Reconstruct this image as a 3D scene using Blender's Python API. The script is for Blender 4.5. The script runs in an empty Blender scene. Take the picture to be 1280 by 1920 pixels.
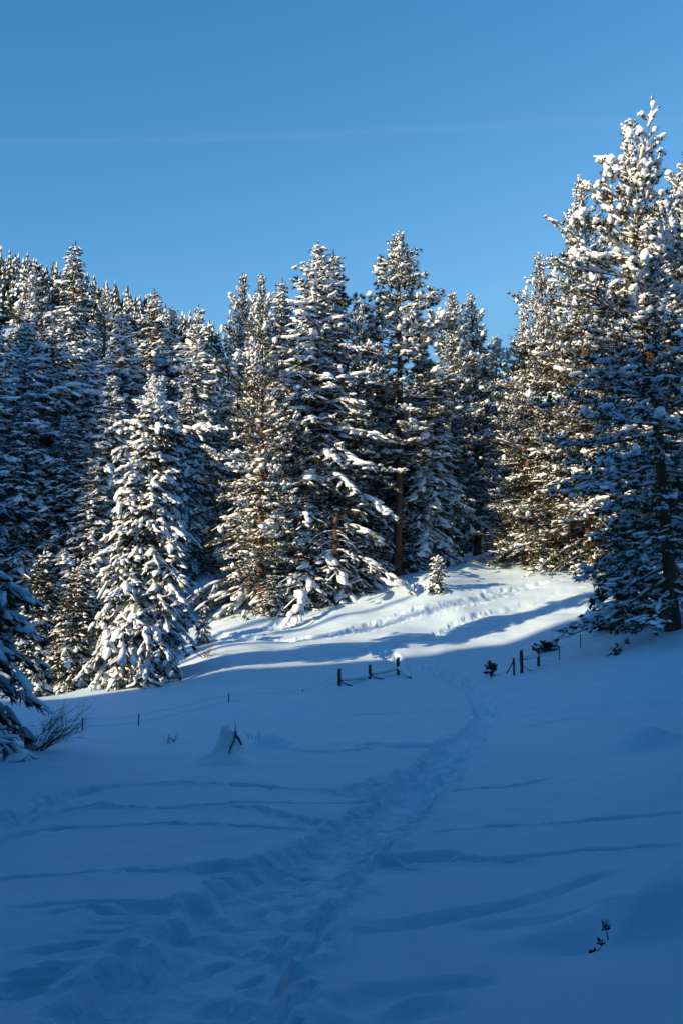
import bpy, math, random
import numpy as np

# ------------------------------------------------------------------ camera
SC = bpy.context.scene
COL = SC.collection
FPX, CU, CV, VH, CAMZ = 2133.0, 640.0, 960.0, 1350.0, 1.7
PITCH = math.atan((VH - CV) / FPX)
cam = bpy.data.cameras.new('camera')
cam.sensor_fit = 'VERTICAL'; cam.sensor_height = 36.0; cam.lens = FPX / 1920.0 * 36.0
cam.clip_start = 0.1; cam.clip_end = 60000
cam_o = bpy.data.objects.new('camera', cam); COL.objects.link(cam_o)
cam_o.location = (0, 0, CAMZ); cam_o.rotation_euler = (math.pi / 2 + PITCH, 0, 0)
SC.camera = cam_o

# ------------------------------------------------------------------ sky, sun, exposure
SUN_AZ = math.radians(55)        # the sun stands behind the camera, this far round to the left
SUN_EL = math.radians(14)
SKY_STRENGTH = 0.125
SUN_STRENGTH = 4.5
EXPOSURE = 1.0
sun_to = np.array([-math.sin(SUN_AZ) * math.cos(SUN_EL), -math.cos(SUN_AZ) * math.cos(SUN_EL), math.sin(SUN_EL)])
world = bpy.data.worlds.new('World'); SC.world = world; world.use_nodes = True
wn = world.node_tree; wn.nodes.clear()
sky = wn.nodes.new('ShaderNodeTexSky'); sky.sky_type = 'NISHITA'; sky.sun_disc = False
sky.sun_elevation = SUN_EL; sky.sun_rotation = math.atan2(sun_to[0], sun_to[1])
sky.altitude = 1200; sky.air_density = 1.0; sky.dust_density = 0.0; sky.ozone_density = 5.0
sep = wn.nodes.new('ShaderNodeSeparateColor'); com = wn.nodes.new('ShaderNodeCombineColor')
def chan(src, dst, power, gain, top):
    p = wn.nodes.new('ShaderNodeMath'); p.operation = 'POWER'; p.inputs[1].default_value = power; m = wn.nodes.new('ShaderNodeMath'); m.operation = 'MULTIPLY'; m.inputs[1].default_value = gain
    wn.links.new(sep.outputs[src], p.inputs[0]); wn.links.new(p.outputs[0], m.inputs[0]); mn = wn.nodes.new('ShaderNodeMath'); mn.operation = 'MINIMUM'; mn.inputs[1].default_value = top; wn.links.new(m.outputs[0], mn.inputs[0]); wn.links.new(mn.outputs[0], com.inputs[dst])
chan(0, 0, 2.1, 1.85, .76); chan(1, 1, 1.15, 1.15, 1.95); chan(2, 2, .92, 1.11, 3.35)
bg = wn.nodes.new('ShaderNodeBackground'); bg.inputs['Strength'].default_value = SKY_STRENGTH
wo = wn.nodes.new('ShaderNodeOutputWorld')
wn.links.new(sky.outputs[0], sep.inputs[0]); wn.links.new(com.outputs[0], bg.inputs['Color'])
wn.links.new(bg.outputs[0], wo.inputs['Surface'])
sl = bpy.data.lights.new('sun', 'SUN'); sl.energy = SUN_STRENGTH; sl.angle = math.radians(0.53); sl.color = (1.0, 0.73, 0.43)
so = bpy.data.objects.new('sun', sl); COL.objects.link(so)
from mathutils import Vector
so.rotation_euler = Vector(sun_to).to_track_quat('Z', 'Y').to_euler(); so.location = (-60, -40, 80)
SC.view_settings.view_transform = 'Standard'; SC.view_settings.look = 'None'
SC.view_settings.exposure = EXPOSURE; SC.view_settings.gamma = 1.0
SC.cycles.max_bounces = 6; SC.cycles.diffuse_bounces = 3; SC.cycles.glossy_bounces = 2
SC.cycles.transparent_max_bounces = 8; SC.cycles.use_denoising = True
SC.cycles.sample_clamp_indirect = 4.0

# ------------------------------------------------------------------ pixel helpers (photograph pixels -> places)
sp_, cp_ = math.sin(PITCH), math.cos(PITCH)
def at(u, v, d):
    cy = (CV - v) / FPX; k = d / (cp_ - cy * sp_)
    return np.array([k * (u - CU) / FPX, d, CAMZ + k * (sp_ + cy * cp_)])

# ------------------------------------------------------------------ noise
def _hash(ix, iy, seed):
    h = (ix.astype(np.int64) * 374761393 + iy.astype(np.int64) * 668265263 + seed * 1442695041) & 0xFFFFFFFF
    h = ((h ^ (h >> 13)) * 1274126177) & 0xFFFFFFFF
    h = h ^ (h >> 16)
    return (h & 0xFFFFFF) / float(0xFFFFFF)
def vnoise(x, y, seed=0):
    ix = np.floor(x); iy = np.floor(y); fx = x - ix; fy = y - iy
    fx = fx * fx * fx * (fx * (fx * 6 - 15) + 10); fy = fy * fy * fy * (fy * (fy * 6 - 15) + 10)
    a = _hash(ix, iy, seed); b = _hash(ix + 1, iy, seed); c = _hash(ix, iy + 1, seed); d = _hash(ix + 1, iy + 1, seed)
    return (a + (b - a) * fx + (c - a) * fy + (a - b - c + d) * fx * fy) * 2 - 1
def fbm(x, y, octs=4, seed=0, gain=0.5):
    s = 0; a = 1.0
    for o in range(octs):
        s = s + a * vnoise(x * 2 ** o + 17.3 * o, y * 2 ** o - 9.1 * o, seed + o); a *= gain
    return s
def sstep(a, b, x):
    t = np.clip((x - a) / (b - a), 0, 1); return t * t * (3 - 2 * t)

# ------------------------------------------------------------------ smooth terrain from control points (u, v, forward metres)
CP = [(0,1900,6.9),(320,1900,6.7),(640,1900,6.5),(900,1905,6.3),(1280,1900,5.6),(1120,1800,7.7),(1280,1690,8.6),(-300,1900,7.0),(1600,1860,5.4),
      (0,1750,9.4),(400,1750,9.3),(800,1750,9.2),(1060,1745,9.3),
      (0,1600,14.6),(400,1600,14.5),(800,1600,14.4),(1130,1600,13.6),(1280,1590,13),(-300,1600,15),(1650,1560,12),
      (0,1500,22),(400,1500,22),(800,1500,21.5),(1120,1485,21),(1280,1440,21.5),(1700,1400,20),
      (0,1402,31),(200,1412,31),(420,1424,31),(640,1415,31.5),(900,1400,33),(1130,1398,31),(1280,1384,29),(-300,1400,30),
      (155,1362,45),(260,1362,45),(430,1345,46),(640,1345,46),(900,1342,48),(1280,1330,43),
      (60,1310,60),(200,1283,65),(330,1262,66),(400,1238,66),(530,1250,64),(635,1290,57),(900,1288,58),(1060,1290,53),(1280,1262,50),
      (760,1242,66),(960,1262,58),(1010,1247,60),(1090,1216,63),(1161,1188,65),(1258,1182,60),(1400,1170,58),(1800,1150,50),
      (420,1196,76),(500,1205,73),(600,1204,73),(560,1190,77),(480,1158,83),(570,1140,85),(650,1105,88),(760,1078,92),(820,1104,84),(885,1060,95),
      (700,1185,76),(820,1160,79),(1000,1030,101),(1100,1028,103),(1110,1090,88),(1000,1130,82),(960,1180,75),(1250,1090,86),(1500,1080,85),
      (100,1300,74),(100,1262,80),(40,1210,88),(150,1150,92),(300,1190,85),(395,1150,91),(430,1080,108),(100,1095,104),(-200,1120,95),(-300,1230,75),(900,1046,106)]
ctrl = [at(*c) for c in CP]
for x, y, z in [(0,0,0),(-6,0,.1),(6,0,.5),(0,-8,-.2),(-14,-6,.2),(14,-6,1.5),(-25,10,.6),(22,8,2.6),(-30,40,2.0),(30,35,5),(40,60,10),(-35,80,8),
                (-30,-30,.5),(30,-30,2),(0,-60,0),(-80,-60,3),(80,-60,6),(-80,60,8),(80,60,18),(-60,120,16),(70,120,30),(0,140,19),(-30,150,22),(40,160,28),
                (0,250,38),(-80,250,55),(100,250,50),(-150,120,24),(170,120,40),(0,-300,0),(-300,0,20),(300,0,40)]:
    ctrl.append(np.array([x, y, z], float))
ctrl = np.array(ctrl)
def warp(x, y):
    R = np.hypot(x, y) + 1e-6; k = np.log1p(R / 5.0) / R
    return x * k, y * k
_wx, _wy = warp(ctrl[:, 0], ctrl[:, 1])
_C2 = 0.06 ** 2
_A = np.sqrt((_wx[:, None] - _wx) ** 2 + (_wy[:, None] - _wy) ** 2 + _C2)
_zc = ctrl[:, 2] / (1 + 0.05 * np.hypot(ctrl[:, 0], ctrl[:, 1]))
_n = len(ctrl); _M = np.zeros((_n + 3, _n + 3)); _M[:_n, :_n] = _A + 0.004 * np.eye(_n) * -1
_Pm = np.stack([np.ones(_n), _wx, _wy], 1); _M[:_n, _n:] = _Pm; _M[_n:, :_n] = _Pm.T
_w = np.linalg.solve(_M, np.concatenate([_zc, np.zeros(3)]))
SQ, CQ = math.cos(SUN_AZ), math.sin(SUN_AZ)
def qt(x, y):           # q across the sunlight, t along it
    return SQ * x - CQ * y, CQ * x + SQ * y
def xy(q, t):
    return SQ * q + CQ * t, -CQ * q + SQ * t
def base_h(x, y):
    x = np.asarray(x, float); y = np.asarray(y, float)
    sh = x.shape; x = x.ravel(); y = y.ravel(); out = np.empty_like(x)
    for i in range(0, len(x), 40000):
        a, b = warp(x[i:i+40000], y[i:i+40000])
        K = np.sqrt((a[:, None] - _wx) ** 2 + (b[:, None] - _wy) ** 2 + _C2)
        out[i:i+40000] = K @ _w[:_n] + _w[_n] + _w[_n + 1] * a + _w[_n + 2] * b
    R = np.hypot(x, y)
    h = out * (1 + 0.05 * R)
    h = np.clip(h, -6, 60)
    # the side hill that keeps the low sun off the meadow, with a side valley through it
    q, t = qt(x, y)
    gap = sstep(-53.5, -50.5, q) + sstep(-79, -84, q)
    crest = 24 + 25 * gap + 2.0 * vnoise(q / 18, t * 0, 5) * gap + 11 * sstep(-79, -88, q)
    k = np.exp(-((t + 66) / 24) ** 2) * sstep(150, 60, q)
    h = h * (1 - k) + crest * k
    # the wooded ridge far behind on the left
    az = x / np.maximum(y, 1)
    ridge = np.interp(az, [-.8, -.3, -.206, -.122, 0, .4], [300, 250, 229, 204, 170, 130])
    h = h + np.where(y > 150, (ridge - 40) * sstep(230, 720, y), 0)
    return h.reshape(sh)
def ground_at(u, v):
    """where the ray through a photograph pixel meets the smooth ground"""
    ds = np.concatenate([np.arange(4, 40, .1), np.arange(40, 140, .3)])
    P = np.stack([at(u, v, d) for d in ds]); h = base_h(P[:, 0], P[:, 1])
    below = np.nonzero(P[:, 2] < h)[0]
    i = below[0] if len(below) else len(ds) - 1
    return P[i]

# ------------------------------------------------------------------ mesh helpers
def mesh_np(name, V, F, smooth=True):
    me = bpy.data.meshes.new(name)
    V = np.ascontiguousarray(V, np.float32); F = np.ascontiguousarray(F, np.int32)
    k = F.shape[1]
    me.vertices.add(len(V)); me.vertices.foreach_set('co', V.ravel())
    me.loops.add(F.size); me.loops.foreach_set('vertex_index', F.ravel())
    me.polygons.add(len(F)); me.polygons.foreach_set('loop_start', np.arange(0, F.size, k, dtype=np.int32))
    me.polygons.foreach_set('loop_total', np.full(len(F), k, np.int32))
    me.polygons.foreach_set('use_smooth', np.full(len(F), smooth, bool))
    me.update(calc_edges=True); me.validate()
    return me
def link(name, me, mat, parent=None):
    o = bpy.data.objects.new(name, me); COL.objects.link(o)
    if mat is not None and len(me.materials) == 0: me.materials.append(mat)
    if parent is not None: o.parent = parent
    return o
def tag(o, label=None, cat=None, group=None, kind=None):
    if label: o['label'] = label
    if cat: o['category'] = cat
    if group: o['group'] = group
    if kind: o['kind'] = kind
    return o
def empty(name, loc):
    o = bpy.data.objects.new(name, None); o.empty_display_size = 0.3; COL.objects.link(o); o.location = loc
    return o
def norm(a):
    return a / (np.linalg.norm(a, axis=-1, keepdims=True) + 1e-9)
class Geo:
    def __init__(s): s.V = []; s.F = []; s.n = 0
    def add(s, V, F):
        if len(V) == 0: return
        s.V.append(np.asarray(V, float).reshape(-1, 3)); s.F.append(np.asarray(F, int) + s.n); s.n += len(s.V[-1])
    def inst(s, T, TF, pos, B):
        """template T (nv,3) placed at pos (N,3) with basis rows B (N,3,3)"""
        N = len(pos)
        if N == 0: return
        V = np.einsum('vk,nkj->nvj', T, B) + pos[:, None, :]
        F = TF[None] + (np.arange(N) * len(T))[:, None, None]
        s.add(V.reshape(-1, 3), F.reshape(-1, TF.shape[1]))
    def tube(s, P, r, sides=6, cap=True):
        P = np.asarray(P, float); n = len(P); r = np.broadcast_to(np.asarray(r, float), (n,))
        T = norm(np.gradient(P, axis=0)); ref = np.array([0, 0, 1.0]) if abs(T[0, 2]) < .9 else np.array([1.0, 0, 0])
        X = norm(np.cross(T, ref)); Y = np.cross(T, X)
        a = np.arange(sides) / sides * 2 * math.pi
        V = P[:, None] + r[:, None, None] * (np.cos(a)[None, :, None] * X[:, None] + np.sin(a)[None, :, None] * Y[:, None])
        F = []
        for i in range(n - 1):
            for j in range(sides):
                A = i * sides + j; Bq = i * sides + (j + 1) % sides
                F += [(A, Bq, Bq + sides), (A, Bq + sides, A + sides)]
        V = V.reshape(-1, 3)
        if cap:
            V = np.vstack([V, P[0], P[-1]]); m = n * sides
            for j in range(sides):
                F += [(m, (j + 1) % sides, j), (m + 1, (n - 1) * sides + j, (n - 1) * sides + (j + 1) % sides)]
        s.add(V, F)
    def mesh(s, name, smooth=True):
        return mesh_np(name, np.vstack(s.V), np.vstack(s.F), smooth)

# ------------------------------------------------------------------ materials
def mat(name):
    m = bpy.data.materials.new(name); m.use_nodes = True
    nt = m.node_tree; b = nt.nodes['Principled BSDF']
    return m, nt, b
def noise_node(nt, scale, detail=4, coord='Object', rough=.55):
    tc = nt.nodes.new('ShaderNodeTexCoord'); n = nt.nodes.new('ShaderNodeTexNoise')
    n.inputs['Scale'].default_value = scale; n.inputs['Detail'].default_value = detail; n.inputs['Roughness'].default_value = rough
    nt.links.new(tc.outputs[coord], n.inputs['Vector']); return n
def ramp(nt, src, stops):
    r = nt.nodes.new('ShaderNodeValToRGB'); e = r.color_ramp.elements
    while len(e) > len(stops): e.remove(e[-1])
    while len(e) < len(stops): e.new(.5)
    for el, (p, c) in zip(e, stops): el.position = p; el.color = (*c, 1)
    nt.links.new(src, r.inputs['Fac']); return r
def bump(nt, b, h, strength, dist):
    bp = nt.nodes.new('ShaderNodeBump'); bp.inputs['Strength'].default_value = strength; bp.inputs['Distance'].default_value = dist
    nt.links.new(h, bp.inputs['Height']); nt.links.new(bp.outputs[0], b.inputs['Normal']); return bp

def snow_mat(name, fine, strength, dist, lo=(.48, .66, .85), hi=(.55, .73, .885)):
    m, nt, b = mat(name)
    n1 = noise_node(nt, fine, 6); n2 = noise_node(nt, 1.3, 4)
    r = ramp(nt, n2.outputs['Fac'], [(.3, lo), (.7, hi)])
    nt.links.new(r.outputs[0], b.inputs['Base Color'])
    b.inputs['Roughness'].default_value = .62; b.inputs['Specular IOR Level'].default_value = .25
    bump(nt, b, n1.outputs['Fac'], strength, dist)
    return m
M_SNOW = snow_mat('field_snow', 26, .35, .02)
def ripples(m):
    nt = m.node_tree; b = nt.nodes['Principled BSDF']; n3 = noise_node(nt, 4.5, 7, rough=.65); bp = nt.nodes.new('ShaderNodeBump')
    bp.inputs['Strength'].default_value = .30; bp.inputs['Distance'].default_value = .05; nt.links.new(b.inputs['Normal'].links[0].from_socket, bp.inputs['Normal'])
    nt.links.new(n3.outputs['Fac'], bp.inputs['Height']); nt.links.new(bp.outputs[0], b.inputs['Normal'])
ripples(M_SNOW)
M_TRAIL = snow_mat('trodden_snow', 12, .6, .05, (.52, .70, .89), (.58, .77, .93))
def crumbs(m):
    nt = m.node_tree; b = nt.nodes['Principled BSDF']; tc = nt.nodes.new('ShaderNodeTexCoord'); vo = nt.nodes.new('ShaderNodeTexVoronoi')
    vo.inputs['Scale'].default_value = 9; vo.inputs['Randomness'].default_value = 1; n2 = noise_node(nt, 5, 6); mxv = nt.nodes.new('ShaderNodeMixRGB'); mxv.inputs[0].default_value = .12
    nt.links.new(tc.outputs['Object'], mxv.inputs[1]); nt.links.new(n2.outputs['Color'], mxv.inputs[2]); nt.links.new(mxv.outputs[0], vo.inputs['Vector'])
    bp = nt.nodes.new('ShaderNodeBump'); bp.inputs['Strength'].default_value = .4; bp.inputs['Distance'].default_value = .03
    old = b.inputs['Normal'].links[0].from_socket; nt.links.new(old, bp.inputs['Normal']); nt.links.new(vo.outputs['Distance'], bp.inputs['Height']); nt.links.new(bp.outputs[0], b.inputs['Normal'])
crumbs(M_TRAIL)
M_TSNOW = snow_mat('tree_snow', 9, .5, .05, (.70, .79, .88), (.77, .84, .91))

def plain_mat(name, scale, stops, rough=.85, bstr=.4, bdist=.02, stretch=None):
    m, nt, b = mat(name); n = noise_node(nt, scale, 5)
    if stretch:
        mp = nt.nodes.new('ShaderNodeMapping'); mp.inputs['Scale'].default_value = stretch
        src = n.inputs['Vector'].links[0].from_socket
        nt.links.new(src, mp.inputs['Vector']); nt.links.new(mp.outputs[0], n.inputs['Vector'])
    r = ramp(nt, n.outputs['Fac'], stops); nt.links.new(r.outputs[0], b.inputs['Base Color'])
    b.inputs['Roughness'].default_value = rough; b.inputs['Specular IOR Level'].default_value = .2
    bump(nt, b, n.outputs['Fac'], bstr, bdist); return m
M_PINE = plain_mat('pine_needles', .9, [(.3, (.030, .036, .014)), (.55, (.055, .060, .022)), (.8, (.085, .080, .032))], .6)
M_FIR = plain_mat('fir_needles', .9, [(.3, (.022, .030, .014)), (.55, (.042, .048, .020)), (.8, (.075, .068, .030))], .6)
M_DRY = plain_mat('dry_twigs', 2.0, [(.3, (.10, .06, .035)), (.7, (.24, .16, .09))], .9)
M_BARK = plain_mat('pine_bark', 3.0, [(.3, (.045, .026, .018)), (.5, (.12, .062, .038)), (.75, (.20, .11, .066))], .9, .8, .06, (1, 1, .25))
M_FBARK = plain_mat('fir_bark', 3.0, [(.3, (.05, .033, .024)), (.5, (.11, .07, .045)), (.75, (.18, .12, .08))], .9, .8, .05, (1, 1, .25))
M_POST = plain_mat('weathered_wood', 9.0, [(.3, (.035, .026, .020)), (.55, (.085, .064, .048)), (.8, (.15, .12, .095))], .9, .6, .02, (1, 1, .2))
M_STEEL = plain_mat('rusty_steel', 20.0, [(.3, (.03, .025, .022)), (.7, (.09, .055, .04))], .7)
M_WIRE = plain_mat('fence_wire', 20.0, [(.3, (.04, .04, .045)), (.7, (.10, .10, .11))], .6)
M_TWIG = plain_mat('bare_twigs', 6.0, [(.3, (.035, .024, .018)), (.7, (.10, .065, .045))], .9)
M_LEAF = plain_mat('shrub_leaves', 6.0, [(.3, (.012, .020, .010)), (.7, (.035, .05, .02))], .5)

# ------------------------------------------------------------------ ground sheet
def axis(core0, core1, step, far, growth):
    a = list(np.arange(core0, core1 + 1e-6, step)); x, s = core1, step
    while x < far[1]: s *= (1.016 if x < 22 else 1.08); x += s; a.append(x)
    l = []; x, s = core0, step
    while x > far[0]: s *= growth if x > -25 else 1.09; x -= s; l.append(x)
    return np.array(l[::-1] + a)
GX = axis(-6.0, 8.0, .062, (-1500, 1500), 1.05)
gy1 = np.arange(5.0, 22.0, .06)
gy2 = [22.0]; 
while gy2[-1] < 110: gy2.append(gy2[-1] + (.06 + .0072 * (gy2[-1] - 22) if not 69 < gy2[-1] < 93 else .24))
s = .6
while gy2[-1] < 3000: s *= 1.07; gy2.append(gy2[-1] + s)
gy0 = []; yy, s = 5.0, .06
while yy > -1200: s *= 1.12; yy -= s; gy0.append(yy)
GY = np.concatenate([np.array(gy0[::-1]), gy1, np.array(gy2)])
X, Y = np.meshgrid(GX, GY)
Z = base_h(X, Y)
# wind-smoothed drifts
near = np.clip(1 - np.hypot(X, Y) / 400, 0, 1)
Z += near * (.10 * fbm(X / 9, Y / 9, 3, 3) + .05 * sstep(2, 30, Y) * fbm(X / 3.5, Y / 5, 2, 11))
Z += near * sstep(60, 75, Y) * .28 * fbm(X / 6 + 3, Y / 5, 3, 21) * sstep(40, 25, np.abs(X))

def window(x0, x1, y0, y1):
    i0, i1 = np.searchsorted(GY, [y0, y1]); j0, j1 = np.searchsorted(GX, [x0, x1]); return slice(i0, i1), slice(j0, j1)
def line_dist(P, pad):
    """distance of the grid to a polyline inside its padded box, plus the length along it"""
    P = np.asarray(P)[:, :2]; lo = P.min(0) - pad; hi = P.max(0) + pad
    w = window(lo[0], hi[0], lo[1], hi[1]); x, y = X[w], Y[w]
    best = np.full(x.shape, 1e9); along = np.zeros(x.shape); sd = np.zeros(x.shape); acc = 0
    for a, b in zip(P[:-1], P[1:]):
        d = b - a; L = np.hypot(*d)
        t = np.clip(((x - a[0]) * d[0] + (y - a[1]) * d[1]) / (L * L + 1e-9), 0, 1)
        ex, ey = x - a[0] - t * d[0], y - a[1] - t * d[1]; dist = np.hypot(ex, ey); m = dist < best
        best = np.where(m, dist, best); along = np.where(m, acc + t * L, along)
        sd = np.where(m, np.sign(ex * d[1] - ey * d[0]), sd); acc += L
    return w, best, along, sd, acc
def smooth_line(pts, n=8):
    P = np.array([ground_at(u, v) for u, v in pts]); out = []
    Q = np.vstack([2 * P[0] - P[1], P, 2 * P[-1] - P[-2]])
    for i in range(1, len(Q) - 2):
        p0, p1, p2, p3 = Q[i-1:i+3]
        for t in np.arange(n) / n:
            out.append(.5 * (2*p1 + (p2-p0)*t + (2*p0-5*p1+4*p2-p3)*t*t + (3*p1-p0-3*p2+p3)*t**3))
    out.append(P[-1]); return np.array(out)
RND = np.random.RandomState(4)
TRAIL = np.zeros_like(X); DIM = np.zeros_like(X); RIM = np.zeros_like(X)
def trail(pts, half, depth, rough, mask=True, berm=.06):
    P = smooth_line(pts); w, d, al, sd, L = line_dist(P, half * 3 + .6); x, y = X[w], Y[w]
    jag = 1 + .22 * fbm(al * 1.6, sd * 3.1 + 7, 3, 31)
    r = d / (half * jag)
    inside = sstep(1.06, .86, r)
    edge = np.exp(-((r - 1.12) / .18) ** 2)
    lumps = fbm(x * 3.4, y * 3.4, 3, 41, .65) * (.35 + .65 * sstep(9, 32, y)) + .25 * fbm(x * 1.1, y * 1.1, 2, 43)
    ridge = np.exp(-(r / .28) ** 2)
    Z[w] += -depth * inside - .30 * depth * sstep(.5, .3, r) + rough * lumps * sstep(1.5, .85, r) * (.4 + .6 * sstep(.2, .6, r)) + berm * edge * (.5 + .6 * np.clip(fbm(al * 1.6, sd * 5, 2, 51), -1, 1))
    if mask: TRAIL[w] = np.maximum(TRAIL[w], (r < 1.25).astype(float))
    return P
def dimple(cx, cy, rx, ry, ang, dep):
    R = max(rx, ry) * 2.6; w = window(cx - R, cx + R, cy - R, cy + R)
    if Z[w].size == 0: return
    x, y = X[w] - cx, Y[w] - cy; a = (x * math.cos(ang) + y * math.sin(ang)) / rx; b = (-x * math.sin(ang) + y * math.cos(ang)) / ry
    rr = a * a + b * b
    DIM[w] = np.maximum(DIM[w], dep * np.exp(-rr ** 2.5)); RIM[w] = np.maximum(RIM[w], .3 * dep * np.exp(-(np.sqrt(rr) - 1.55) ** 2 / .15))
def prints_along(P, n, half, size=.11, dep=.08):
    seg = np.cumsum(np.r_[0, np.hypot(*np.diff(P[:, :2], axis=0).T)])
    for _ in range(n):
        s_ = RND.rand() * seg[-1]; i = np.searchsorted(seg, s_) - 1; i = max(0, min(i, len(P) - 2))
        f = (s_ - seg[i]) / max(seg[i+1] - seg[i], 1e-6); c = P[i] + (P[i+1] - P[i]) * f
        dx, dy = (P[i+1] - P[i])[:2]; a = math.atan2(dy, dx); o = np.sign(RND.randn()) * half * (.35 + .65 * RND.rand()) if RND.rand() < .75 else RND.randn() * .2
        dimple(c[0] - math.sin(a) * o, c[1] + math.cos(a) * o, size * (1 + .5 * RND.rand()) * 1.6, size * (.7 + .5 * RND.rand()), a + RND.randn() * .35, dep * (.4 + RND.rand()))
def groove(pts, half, depth, twin=0.0, rough=.3, rim=.25):
    P = smooth_line(pts); w, d, al, sd, L = line_dist(P, half * 5 + twin + .3)
    dep = 1.7 * depth * (.45 + .55 * sstep(8, 19, Y[w])) * (1 + .45 * fbm(al * .9, al * 0 + depth * 90, 3, 61)) * sstep(0, .12, al / L) * sstep(1, .9, al / L)
    dd = np.abs(d * sd + .18 * half * fbm(al * 1.2, al * 0, 2, 71))
    e = np.abs(dd - twin) if twin > 0 else dd
    Z[w] += -dep * np.exp(-(e / half) ** 4) + .5 * rim * dep * np.exp(-((e - 1.6 * half) / (.5 * half)) ** 2) + rough * dep * fbm(X[w] * 4, Y[w] * 4, 3, 81) * np.exp(-(e / (1.6 * half)) ** 2)
    return P
def churn(u0, v0, u1, v1, half, n, dep=.09):
    a, b = ground_at(u0, v0), ground_at(u1, v1); P = np.linspace(a, b, 12)
    w, d, al, sd, L = line_dist(P, half * 2.5); k = sstep(1.3, .5, d / half) 
    Z[w] += k * (.05 * fbm(X[w] * 2.6, Y[w] * 2.6, 4, 91, .65) - .04)
    prints_along(P, n, half, .12, dep)

P_main = trail([(300,1990),(350,1900),(430,1800),(525,1700),(632,1600),(750,1500),(805,1450),(862,1400),(903,1360),(912,1330),(895,1300),(862,1280),(818,1260),(770,1246),(715,1230)], .56, .12, .032)
prints_along(P_main[:48], 420, .66, .07, .06); prints_along(P_main[40:], 480, .58, .11, .10); prints_along(P_main[:48], 90, .6, .10, .07)
P_up = trail([(400,1192),(470,1194),(560,1200),(640,1188),(700,1172),(760,1155),(860,1134),(960,1108),(1090,1086)], .75, .09, .045, berm=.03)
prints_along(P_up, 130, .6, .22, .075)
P_up2 = trail([(690,1226),(760,1210),(850,1172),(960,1138),(1080,1108)], .45, .10, .05, mask=False, berm=.04)
prints_along(P_up2, 60, .45, .22, .06)
trail([(380,1192),(420,1190),(500,1182),(530,1165)], .9, .10, .06, mask=False)
# tracks of skis, dogs and hares across the open snow
groove([(-60,1560),(100,1500),(230,1474),(420,1472),(640,1478),(700,1480)], .14, .10, rough=.6)
groove([(-60,1545),(60,1520),(180,1483),(240,1474)], .10, .07)
groove([(-60,1570),(80,1530),(180,1518),(320,1520),(430,1514),(520,1524),(620,1550)], .12, .10, rough=.6)
groove([(320,1520),(450,1508),(640,1502),(700,1498)], .09, .08)
groove([(-60,1590),(60,1560),(180,1551),(400,1550),(590,1560)], .11, .10)
groove([(-80,1675),(20,1666),(120,1658),(220,1651),(320,1657),(420,1640),(500,1630)], .11, .12, rough=.5)
groove([(30,1746),(110,1735),(280,1733),(330,1735)], .08, .08); groove([(70,1757),(160,1752),(250,1757),(345,1752)], .08, .09, rough=.6)
groove([(800,1557),(880,1550),(1000,1550),(1120,1544),(1300,1528)], .12, .10)
groove([(680,1650),(760,1630),(880,1622),(1020,1612),(1140,1603),(1300,1590)], .13, .11)
groove([(600,1790),(680,1782),(770,1768),(880,1740),(960,1715),(1060,1675),(1158,1637)], .10, .075, rough=.12); groove([(640,1774),(770,1759),(880,1732),(960,1707)], .06, .05, rough=.12)
groove([(890,1770),(960,1755),(1060,1735),(1160,1705),(1215,1680)], .11, .06)
groove([(830,1480),(900,1474),(970,1470),(1040,1450)], .10, .08)
groove([(520,1410),(640,1412),(760,1404),(850,1404)], .10, .07, rough=.9)
groove([(940,1345),(1020,1335),(1120,1322),(1300,1310)], .13, .10); groove([(950,1362),(1060,1345),(1180,1330),(1300,1316)], .11, .08, rough=.8)
groove([(640,1342),(740,1338),(860,1330)], .10, .08); groove([(1180,1400),(1230,1386),(1300,1380)], .14, .12)
churn(690, 1480, 800, 1440, .9, 70); churn(690, 1405, 820, 1404, .45, 30); churn(690, 1625, 840, 1608, .30, 40, .11)
churn(400, 1662, 520, 1632, .22, 26, .1); churn(240, 1752, 350, 1746, .16, 14, .09)
for pts in ([(650,1935),(720,1890),(800,1885),(915,1860)], [(620,1960),(760,1925),(860,1905)]):
    groove(pts, .15, .07, rough=.3)
for u, v in [(222,1782),(190,1794),(140,1818),(98,1829),(128,1848),(55,1869),(75,1873),(35,1890),(20,1908),(570,1640),(300,1642),(955,1628),(760,1646)]:
    p = ground_at(u, v); dimple(p[0], p[1], .17, .07, 0.1, .07)
Z += RIM * (1 - np.clip(DIM / .05, 0, 1)) - DIM
# buried things: snow mounds
def mound(u, v, rx, ry, h, pw=1.0, skew=0.0):
    p = ground_at(u, v); R = max(rx, ry) * 2.6; w = window(p[0] - R, p[0] + R, p[1] - R, p[1] + R)
    a = (X[w] - p[0]) / rx; b = (Y[w] - p[1]) / ry
    Z[w] += h * np.exp(-(a * a + b * b) ** pw); return p
mound(506, 1405, .55, .7, .38); mound(1205, 1402, .62, .8, .32, 1.3); mound(1240, 1395, 1.5, 1.0, .22)
mound(450, 1398, .5, 1.2, .2); mound(885, 1064, 1.0, 1.2, .5)
for u, v, r, h in [(1010,1036,1.2,.7),(960,1052,1.6,.5),(1060,1030,1.4,.5),(345,1262,1.2,.3),(225,1282,1.4,.3),(560,1140,1.5,.4)]: mound(u, v, r, r, h)
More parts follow.
